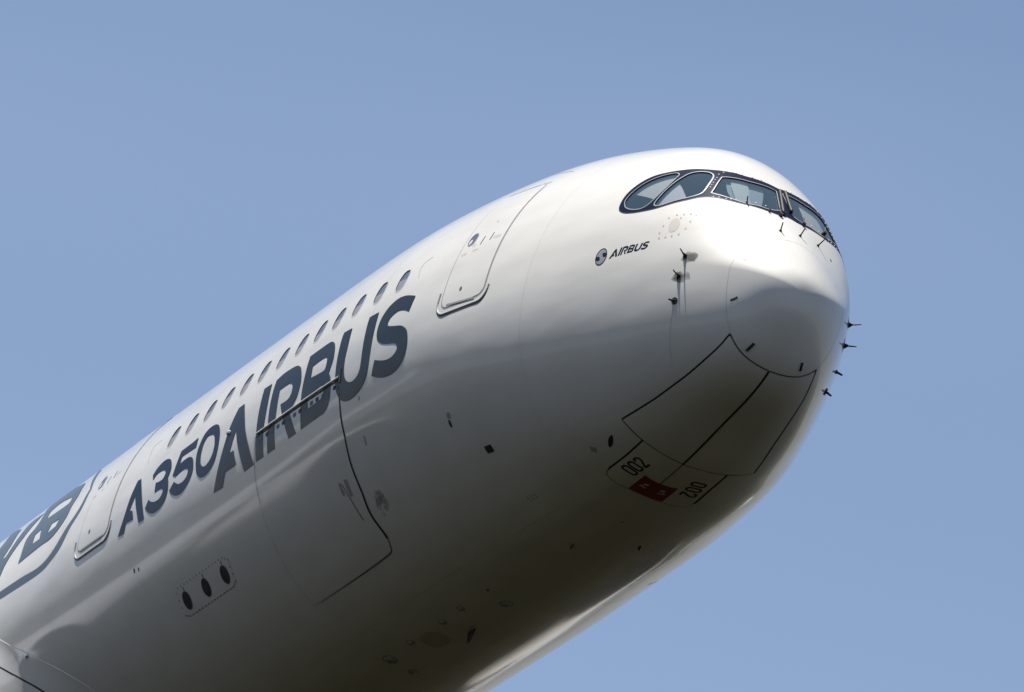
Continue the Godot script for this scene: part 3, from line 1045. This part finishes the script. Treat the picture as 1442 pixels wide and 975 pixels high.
# ------------------------------------------------------------------- nose gear bay
func nose_gear_bay():
	var side_line := bend([0.554, 131.59, 0, 0.793, 137.04, 1, 1.334, 143.08, 1, 1.96, 146.04, 1, 2.402, 146.73, 1, 2.799, 147.18, 0], false)
	var aft_line := bend([2.81, 160.0, 0, 3.34, 161.7, 1, 3.78, 162.5, 1, 3.9, 163.6, 1, 3.955, 167.0, 1, 3.945, 174.0, 1, 3.935, 180.0, 0], false)
	for side in [1, -1]:
		var front := PackedVector2Array()
		for i in 10:
			front.append(uv(0.558, lerpf(180.0, 131.6, i / 9.0)))
		for v in side_line:
			front.append(v)
		front.append(uv(2.805, 154.0))
		front.append(uv(2.81, 160.0))
		front.append(uv(2.82, 170.0))
		front.append(uv(2.83, 180.0))
		var rear := PackedVector2Array([uv(2.83, 180.0), uv(2.82, 170.0)])
		for v in aft_line:
			rear.append(v)
		if side < 0:
			front = mirrored(front)
			rear = mirrored(rear)
		var f := panel("nose_gear_door", grown(front, -0.012), plane, 0.006, 0.12)
		var r := panel("nose_gear_door", grown(rear, -0.008), plane, 0.006, 0.12)
		var s := side_line if side > 0 else flipped(side_line)
		line_on("door_gap", s, 0.042 if side > 0 else 0.062, M.gap, f, 0.002)
		var d := float(side)
		line_on("door_gap", PackedVector2Array([uv(2.795, 147.3 * d), uv(2.805, 154.0 * d), uv(2.81, 160.0 * d)]), 0.026, M.gap, f, 0.002)
		line_on("door_gap", PackedVector2Array([uv(2.81, 160.0 * d), uv(2.82, 170.0 * d), uv(2.83, 180.0 * d)]), 0.018, M.dark_grey, f, 0.002)
		var al := aft_line if side > 0 else flipped(aft_line)
		line_on("door_gap", al.slice(0, 11), 0.05 if side > 0 else 0.075, M.gap, r, 0.002)
		line_on("door_gap", al.slice(10, al.size()), 0.02, M.dark_grey, r, 0.002)
		var seal := line_on("door_gap", PackedVector2Array([uv(0.555, 131.6 * d), uv(0.555, 145.0 * d), uv(0.555, 165.0 * d), uv(0.555, 179.5 * d)]), 0.02, M.dark_grey, f, 0.0025)
		numerals(r, d)
		# red warning patch across the two rear doors
		var st := begin()
		sheet(st, PackedVector2Array([uv(3.44, 172.9 * d), uv(3.47, 176.0 * d), uv(3.48, 180.0 * d), uv(3.93, 180.0 * d), uv(3.925, 173.2 * d)]), [], 0.0085, 0.12)
		made("warning_patch", st, M.red, r)
		for k in [[3.64, 176.6, 0.03, 0.045], [3.71, 175.6, 0.025, 0.035], [3.73, 177.0, 0.018, 0.03]]:
			st = begin()
			sheet(st, ellipse(k[0], k[1] * d, k[2], k[3], 1.6, 14, 0.5), [], 0.0105, 0.1)
			made("warning_mark", st, M.pale, r)
	line_on("door_gap", PackedVector2Array([uv(0.56, 180.0), uv(1.6, 180.0), uv(2.84, 180.0)]), 0.032, M.gap, plane, 0.0085)
	line_on("door_gap", PackedVector2Array([uv(2.84, 180.0), uv(3.48, 180.0)]), 0.018, M.dark_grey, plane, 0.0085)
	tube_on("drain_mast", 0.5, 151.0, 0.4, 151.3, 0.02, M.dark, plane)
	tube_on("drain_mast", 0.48, -150.2, 0.40, -149.6, 0.018, M.dark, plane)


func flipped(p: PackedVector2Array) -> PackedVector2Array:
	var r := PackedVector2Array()
	for v in p:
		r.append(Vector2(v.x, -v.y))
	return r


func numerals(parent: Node3D, d: float):
	# 002, tops outboard, read nose-ward on the starboard door and tail-ward on the port one
	var x_first := 3.525 if d > 0 else 3.2
	var step := -0.15 if d > 0 else 0.165
	for k in 3:
		var c := x_first + step * k
		var st := begin()
		var w := 0.05 * signf(step)
		var t0 := 164.4 * d
		var t1 := 170.3 * d
		if k < 2:
			var p := PackedVector2Array()
			for q in [[1, 0.16], [0.75, 0.05], [0.3, 0.0], [-0.3, 0.0], [-0.75, 0.05], [-1, 0.16], [-1, 0.84], [-0.75, 0.95], [-0.3, 1.0], [0.3, 1.0], [0.75, 0.95], [1, 0.84]]:
				p.append(uv(c + w * q[0], lerpf(t0, t1, q[1])))
			strip(st, p, 0.036, 0.0085, true)
		else:
			var p := PackedVector2Array()
			for q in [[-1, 0.24], [-0.95, 0.1], [-0.5, 0.0], [0.3, 0.0], [0.9, 0.08], [1, 0.22], [0.8, 0.4], [-0.95, 0.97], [-0.95, 1.0], [1.15, 1.0]]:
				p.append(uv(c + w * q[0], lerpf(t0, t1, q[1])))
			strip(st, p, 0.036, 0.0085)
		made("digit", st, M.dark, parent)


# ------------------------------------------------------------------- probes
func probes():
	for side in [1, -1]:
		for k in [[1.217, 85.4], [1.25, 95.5]]:
			var d: float = k[1] * side
			var n := out_of(k[0], d)
			var b := on(k[0], d)
			var st := begin()
			tube(st, b - n * 0.01, b + n * 0.065, 0.028, 0.015, 12)
			tube(st, b + n * 0.07, b + n * 0.165 + Vector3(0.02, 0.012, 0), 0.011, 0.008, 10)
			tube(st, b + Vector3(-0.03, -0.035, 0) - n * 0.01, b + n * 0.04 + Vector3(-0.01, -0.01, 0), 0.026, 0.017, 10)
			var probe := made("pitot_probe", st, M.dark, plane)
			st = begin()
			for i in 11:
				sheet(st, ellipse(k[0] - 0.02 + 0.09 * rng.randf_range(-1.2, 1), d + 1.6 * rng.randf_range(-1, 1), 0.03 + 0.05 * rng.randf(), 0.03 + 0.06 * rng.randf(), 1.5, 12, rng.randf() * 3.0), [], 0.0015 + 0.0004 * i, 0.2)
			made("grey_blots", st, M.stain, probe)  # grey blots scattered at random round the probe foot
	for k in [[1.29, 105.8], [1.5, -104.5], [1.44, -115.6]]:
		var n := out_of(k[0], k[1])
		var b := on(k[0], k[1])
		var st := begin()
		tube(st, b - n * 0.01, b + n * 0.015, 0.055 if k[0] < 1.5 else 0.03, 0.05 if k[0] < 1.5 else 0.028, 16)
		tube(st, b + n * 0.01, b + n * 0.11 + Vector3(-0.03, 0, 0), 0.02, 0.012, 8)
		made("angle_vane", st, M.dark, plane)
	# static plate below the side window with its ring of screws
	var plate := begin()
	sheet(plate, ellipse(1.62, 71.2, 0.085, 0.125, 2.0, 28), [], 0.002, 0.1)
	var sp := made("static_plate", plate, M.beige, plane)
	var st := begin()
	for k in [[1.4, 60.3], [1.48, 61.7], [1.57, 64.0], [1.67, 65.9], [1.77, 68.8], [1.79, 73.2], [1.8, 76.8], [1.77, 79.1], [1.67, 78.1], [1.57, 76.9], [1.47, 74.9], [1.41, 70.5], [1.41, 65.6], [1.58, 66.4]]:
		sheet(st, ellipse(k[0], k[1], 0.014, 0.018, 2.0, 10), [], 0.002, 0.2)
	var screws := made("screw", st, M.screw, sp)
	screws.set_meta("kind", "stuff")


# ------------------------------------------------------------------- belly
func belly():
	# three outflow openings in a riveted plate
	var plate := outline([14.85, 125.4, 0, 13.32, 125.3, 0, 13.17, 126.7, 0, 13.2, 133.0, 0, 13.33, 134.0, 0, 14.83, 134.0, 0, 14.94, 133.0, 0, 14.94, 126.4, 0])
	var p := panel("outflow_plate", plate, plane, 0.003, 0.2)
	for x in [14.713, 14.051, 13.405]:
		var e := ellipse(x, 129.8, 0.115, 0.14, 2.0, 28)
		var st := begin()
		sheet(st, e, [], 0.005, 0.1)
		var o := made("outflow_opening", st, M.gap, p)
		st = begin()
		strip(st, e, 0.012, 0.007, true)
		made("rim", st, M.dark_grey, o)
		line_on("plate_joint", PackedVector2Array([uv(x - 0.02, 125.8), uv(x - 0.02, 127.0)]), 0.03, M.dark_grey, p, 0.0045)
	var st := begin()
	var ring := resample(plate, true, 0.115)
	for v in ring:
		sheet(st, ellipse(v.x, v.y / VS, 0.013, 0.016, 2.0, 8), [], 0.0045, 0.2)
	var screws := made("screw", st, M.dark_grey, p)
	screws.set_meta("kind", "stuff")
	# air inlet beside the gear bay
	st = begin()
	sheet(st, ellipse(3.273, 152.9, 0.13, 0.036, 1.8, 24, 0.57), [], 0.004, 0.1)
	made("air_inlet", st, M.gap, plane)
	# blade aerials
	for k in [[9.77, -175.3, 0.14, 0.16], [6.016, 179.0, 0.07, 0.05], [8.333, 175.6, 0.03, 0.03], [5.5, -163.6, 0.06, 0.05]]:
		var b := on(k[0], k[1])
		var n := out_of(k[0], k[1])
		st = begin()
		blade(st, b - n * 0.01, n, k[3], k[2])
		made("blade_aerial", st, M.dark, plane)
	# drains and access panels, weathered darker round their edges
	for k in [[8.533, -176.6, 0.11, 0.09], [11.673, 177.1, 0.13, 0.1], [11.796, -174.5, 0.08, 0.06], [9.856, 176.3, 0.07, 0.05], [9.222, 175.8, 0.06, 0.05], [10.88, 176.1, 0.07, 0.05]]:
		st = begin()
		dome(st, on(k[0], k[1]), out_of(k[0], k[1]), k[2] * 0.7, 0.035)
		var o := made("drain_cover", st, M.drain, plane)
		st = begin()
		strip(st, ellipse(k[0], k[1], k[2], k[3], 2.0, 24), 0.02, 0.0025, true)
		made("rim", st, M.stain, o)
	st = begin()
	sheet(st, ellipse(10.47, 180.0, 0.28, 0.2, 2.6, 30), [], 0.003, 0.12)
	made("access_panel", st, M.faint_stain, plane)
	for k in [-1, 0, 1]:
		line_on("grille_slot", PackedVector2Array([uv(5.51 + k * 0.09, 156.6), uv(5.51 + k * 0.09, 158.6)]), 0.022, M.stain, plane)
	line_on("bay_stain", PackedVector2Array([uv(3.7, 151.8), uv(3.62, 153.4)]), 0.09, M.stain, plane)
	line_on("antenna_line", PackedVector2Array([uv(7.7, -139.1), uv(7.9, -133.5)]), 0.02, M.dark_grey, plane)
	# long lap joints along the keel
	for d in [-166.0, -158.0, 165.0]:
		line_on("lap_joint", PackedVector2Array([uv(5.0, d), uv(12.0, d), uv(24.0, d)]), 0.005, M.faint, plane)


func blade(st: SurfaceTool, b: Vector3, n: Vector3, height: float, chord: float):
	var f := Vector3(1, 0, 0)
	var s := n.cross(f).normalized()
	var foot := [b + f * chord, b + s * 0.02, b - f * chord, b - s * 0.02]
	var tip := []
	for v in foot:
		tip.append(b + (v - b) * 0.55 + n * height - f * chord * 0.5)
	for i in 4:
		flat_quad(st, foot[i], foot[(i + 1) % 4], tip[(i + 1) % 4], tip[i], (foot[i] + foot[(i + 1) % 4]) * 0.5 - b)
	flat_quad(st, tip[0], tip[1], tip[2], tip[3], n)


# ------------------------------------------------------------------- small things on the skin
func small_marks():
	var st: SurfaceTool
	# lights
	st = begin()
	dome(st, on(12.756, 92.26), out_of(12.756, 92.26), 0.05, 0.045)
	made("ice_light", st, M.dome, plane)
	st = begin()
	sheet(st, rounded(5.49, 5.66, 136.6, 139.1, 0.02), [], 0.003, 0.1)
	made("service_hatch", st, M.gap, plane)
	for k in [[6.15, 126.3, 0.03, 0.06, "gap"], [6.12, 123.9, 0.05, 0.05, "stain"], [8.395, 120.4, 0.03, 0.08, "stain"], [8.364, 108.5, 0.03, 0.04, "stain"], [16.034, 113.4, 0.025, 0.04, "dark"], [15.889, 113.8, 0.02, 0.035, "dark"], [0.444, 67.4, 0.03, 0.02, "stain"], [0.977, -38.4, 0.015, 0.025, "dark_grey"], [4.85, -177.0, 0.03, 0.02, "stain"]]:
		st = begin()
		sheet(st, ellipse(k[0], k[1], k[2], k[3], 2.4, 16), [], 0.0025, 0.1)
		made("skin_fitting", st, M[k[4]], plane)
	line_on("skin_fitting", PackedVector2Array([uv(0.5, 109.3), uv(0.42, 108.3)]), 0.034, M.dark, plane)
	# skin joints
	var ring := PackedVector2Array()
	for i in 12:
		ring.append(uv(1.31 + 0.02 * i, 108.6 + i * 2.6))
	line_on("skin_joint", ring, 0.008, M.faint, plane)
	for x in [4.2, 8.25, 19.0]:
		ring = PackedVector2Array()
		for i in 40:
			ring.append(uv(x, -175.0 + i * 350.0 / 39.0))
		line_on("skin_joint", ring, 0.005, M.faint, plane, 0.001)


# ------------------------------------------------------------------- wing root fairing
func fairing_front(d: float) -> float:
	var a := absf(d)
	var k := [[80.0, 26.0], [95.0, 22.2], [106.0, 20.91], [109.3, 20.6], [114.7, 20.04], [120.5, 19.51], [125.8, 19.06], [133.2, 18.54], [150.0, 17.8], [180.0, 17.3]]
	for i in k.size() - 1:
		if a <= k[i + 1][0]:
			return lerpf(k[i][1], k[i + 1][1], clampf((a - k[i][0]) / (k[i + 1][0] - k[i][0]), 0, 1))
	return 17.3


func fairing_at(d: float, along: float) -> Vector3:
	var x := fairing_front(d) + along
	var t := clampf(along / 4.0, 0.0, 1.0)
	var edge := smoothstep(80.0, 105.0, absf(d))
	var h := 0.005 + (0.85 * t * t * (3.0 - 2.0 * t)) * edge
	if along > 14.0:
		h *= clampf(1.0 - (along - 14.0) / 8.0, 0.0, 1.0)
	return off(x, d, h)


func fairing():
	var alongs := [0.0, 0.02, 0.1, 0.3, 0.6, 1.0, 1.5, 2.0, 3.0, 4.0, 5.0, 6.0, 7.5, 9.0, 11.0, 14.0, 17.0, 20.0, 22.0]
	var st := begin()
	var n := 140
	var grid := []
	for i in alongs.size():
		var row := []
		for j in n + 1:
			var d := 82.0 + 196.0 * j / n
			if d > 180.0:
				d -= 360.0
			var e := 0.05
			var a: Vector3 = fairing_at(d, alongs[i] + e) - fairing_at(d, maxf(alongs[i] - e, 0.0))
			var b: Vector3 = fairing_at(d + 0.5, alongs[i]) - fairing_at(d - 0.5, alongs[i])
			var m := b.cross(a).normalized()
			if m.dot(Vector3(0, cos(deg_to_rad(d)), sin(deg_to_rad(d)))) < 0.0:
				m = -m
			row.append([fairing_at(d, alongs[i]), m, d])
		grid.append(row)
	for i in alongs.size() - 1:
		for j in n:
			quad(st, grid[i][j][0], grid[i + 1][j][0], grid[i + 1][j + 1][0], grid[i][j + 1][0], grid[i][j][1], grid[i + 1][j][1], grid[i + 1][j + 1][1], grid[i][j + 1][1])
	for j in n:
		var a: Vector3 = grid[0][j][0]
		var b: Vector3 = grid[0][j + 1][0]
		flat_quad(st, a, b, on(fairing_front(grid[0][j + 1][2]) - 0.02, grid[0][j + 1][2]), on(fairing_front(grid[0][j][2]) - 0.02, grid[0][j][2]), Vector3(1, 0, 0))
	var f := made("belly_fairing", st, M.paint, plane)
	st = begin()
	for j in range(20, n - 20):
		var q := []
		for k in [[j, 0.75], [j, 0.8], [j + 1, 0.8], [j + 1, 0.75]]:
			var d: float = grid[0][k[0]][2]
			q.append(fairing_at(d, k[1]) + (grid[4][k[0]][1] as Vector3) * 0.004)
		flat_quad(st, q[0], q[1], q[2], q[3], grid[4][j][1])
	made("fairing_joint", st, M.gap, f)
	st = begin()
	dome(st, on(20.0, 116.0) , out_of(20.0, 116.0), 0.05, 0.04)
	made("scan_light", st, M.dome, f)


# ------------------------------------------------------------------- wings and engines, out of the frame but mirrored in the paint
func wings():
	var stations := [[2.0, 20.6, 14.0, -1.75, 0.14], [4.5, 22.6, 11.8, -1.45, 0.13], [10.5, 26.7, 8.3, -0.55, 0.115], [18.0, 31.8, 5.7, 0.9, 0.11], [25.0, 36.6, 4.0, 2.4, 0.1], [29.0, 39.6, 2.9, 3.6, 0.1], [31.0, 41.6, 2.0, 4.7, 0.1], [32.2, 43.6, 0.9, 6.0, 0.1]]
	for side in [1.0, -1.0]:
		var st := begin()
		var rings := []
		for s in stations:
			var ring := []
			for i in 49:
				var t := absf(i - 24.0) / 24.0
				var c := t * t
				var y: float = 5.0 * s[4] * (0.2969 * sqrt(c) - 0.126 * c - 0.3516 * c * c + 0.2843 * c * c * c - 0.1015 * c * c * c * c)
				ring.append(Vector3(-s[1] - c * s[2], s[3] + (y if i > 24 else -y * 0.75) * s[2] + 0.02 * s[2] * sin(PI * c), side * s[0]))
			rings.append(ring)
		for k in rings.size() - 1:
			for i in 48:
				var a: Vector3 = rings[k][i]
				var b: Vector3 = rings[k + 1][i]
				var c: Vector3 = rings[k + 1][i + 1]
				var d: Vector3 = rings[k][i + 1]
				var up := Vector3(0.35 if absf(i - 23.5) < 5.0 else 0.0, 1.0 if i >= 24 else -1.0, 0)
				flat_quad(st, a, b, c, d, up)
		var w := made("wing", st, M.wing, plane)
		# drooped slats along the leading edge, for slow flight
		st = begin()
		for k in range(1, stations.size() - 2):
			var a: Array = stations[k]
			var b: Array = stations[k + 1]
			var ra: float = clampf(a[2] * 0.065, 0.2, 0.6)
			var rb: float = clampf(b[2] * 0.065, 0.2, 0.6)
			tube(st, Vector3(-a[1] + ra * 0.5, a[3] - ra * 0.3, side * a[0]), Vector3(-b[1] + rb * 0.5, b[3] - rb * 0.3, side * b[0]), ra, rb, 20)
		made("slat", st, M.slat, w)
		st = begin()
		var prof := [[0.0, 1.5], [0.05, 1.62], [0.25, 1.76], [0.8, 1.9], [1.8, 1.95], [3.2, 1.85], [4.6, 1.55], [5.6, 1.2]]
		var centre := Vector3(-20.8, -2.95, side * 10.4)
		for k in prof.size() - 1:
			for i in 36:
				var q := []
				var n := []
				for v in [[k, i], [k + 1, i], [k + 1, i + 1], [k, i + 1]]:
					var an: float = TAU * v[1] / 36.0
					var dir := Vector3(0, cos(an), sin(an))
					q.append(centre + Vector3(-prof[v[0]][0], 0, 0) + dir * prof[v[0]][1])
					n.append(dir)
				quad(st, q[0], q[1], q[2], q[3], n[0], n[1], n[2], n[3])
		var e := made("engine", st, M.paint, plane)
		st = begin()
		tube(st, centre + Vector3(-0.02, 0, 0), centre + Vector3(-1.2, 0, 0), 1.5, 1.45, 36)
		tube(st, centre + Vector3(-5.0, 0, 0), centre + Vector3(-7.4, 0, 0), 1.15, 0.5, 24)
		made("engine_core", st, M.dark_grey, e)
		st = begin()
		tube(st, centre + Vector3(-2.2, 1.8, 0), centre + Vector3(-7.5, 2.3, 0), 0.28, 0.3, 12)
		made("pylon", st, M.wing, e)
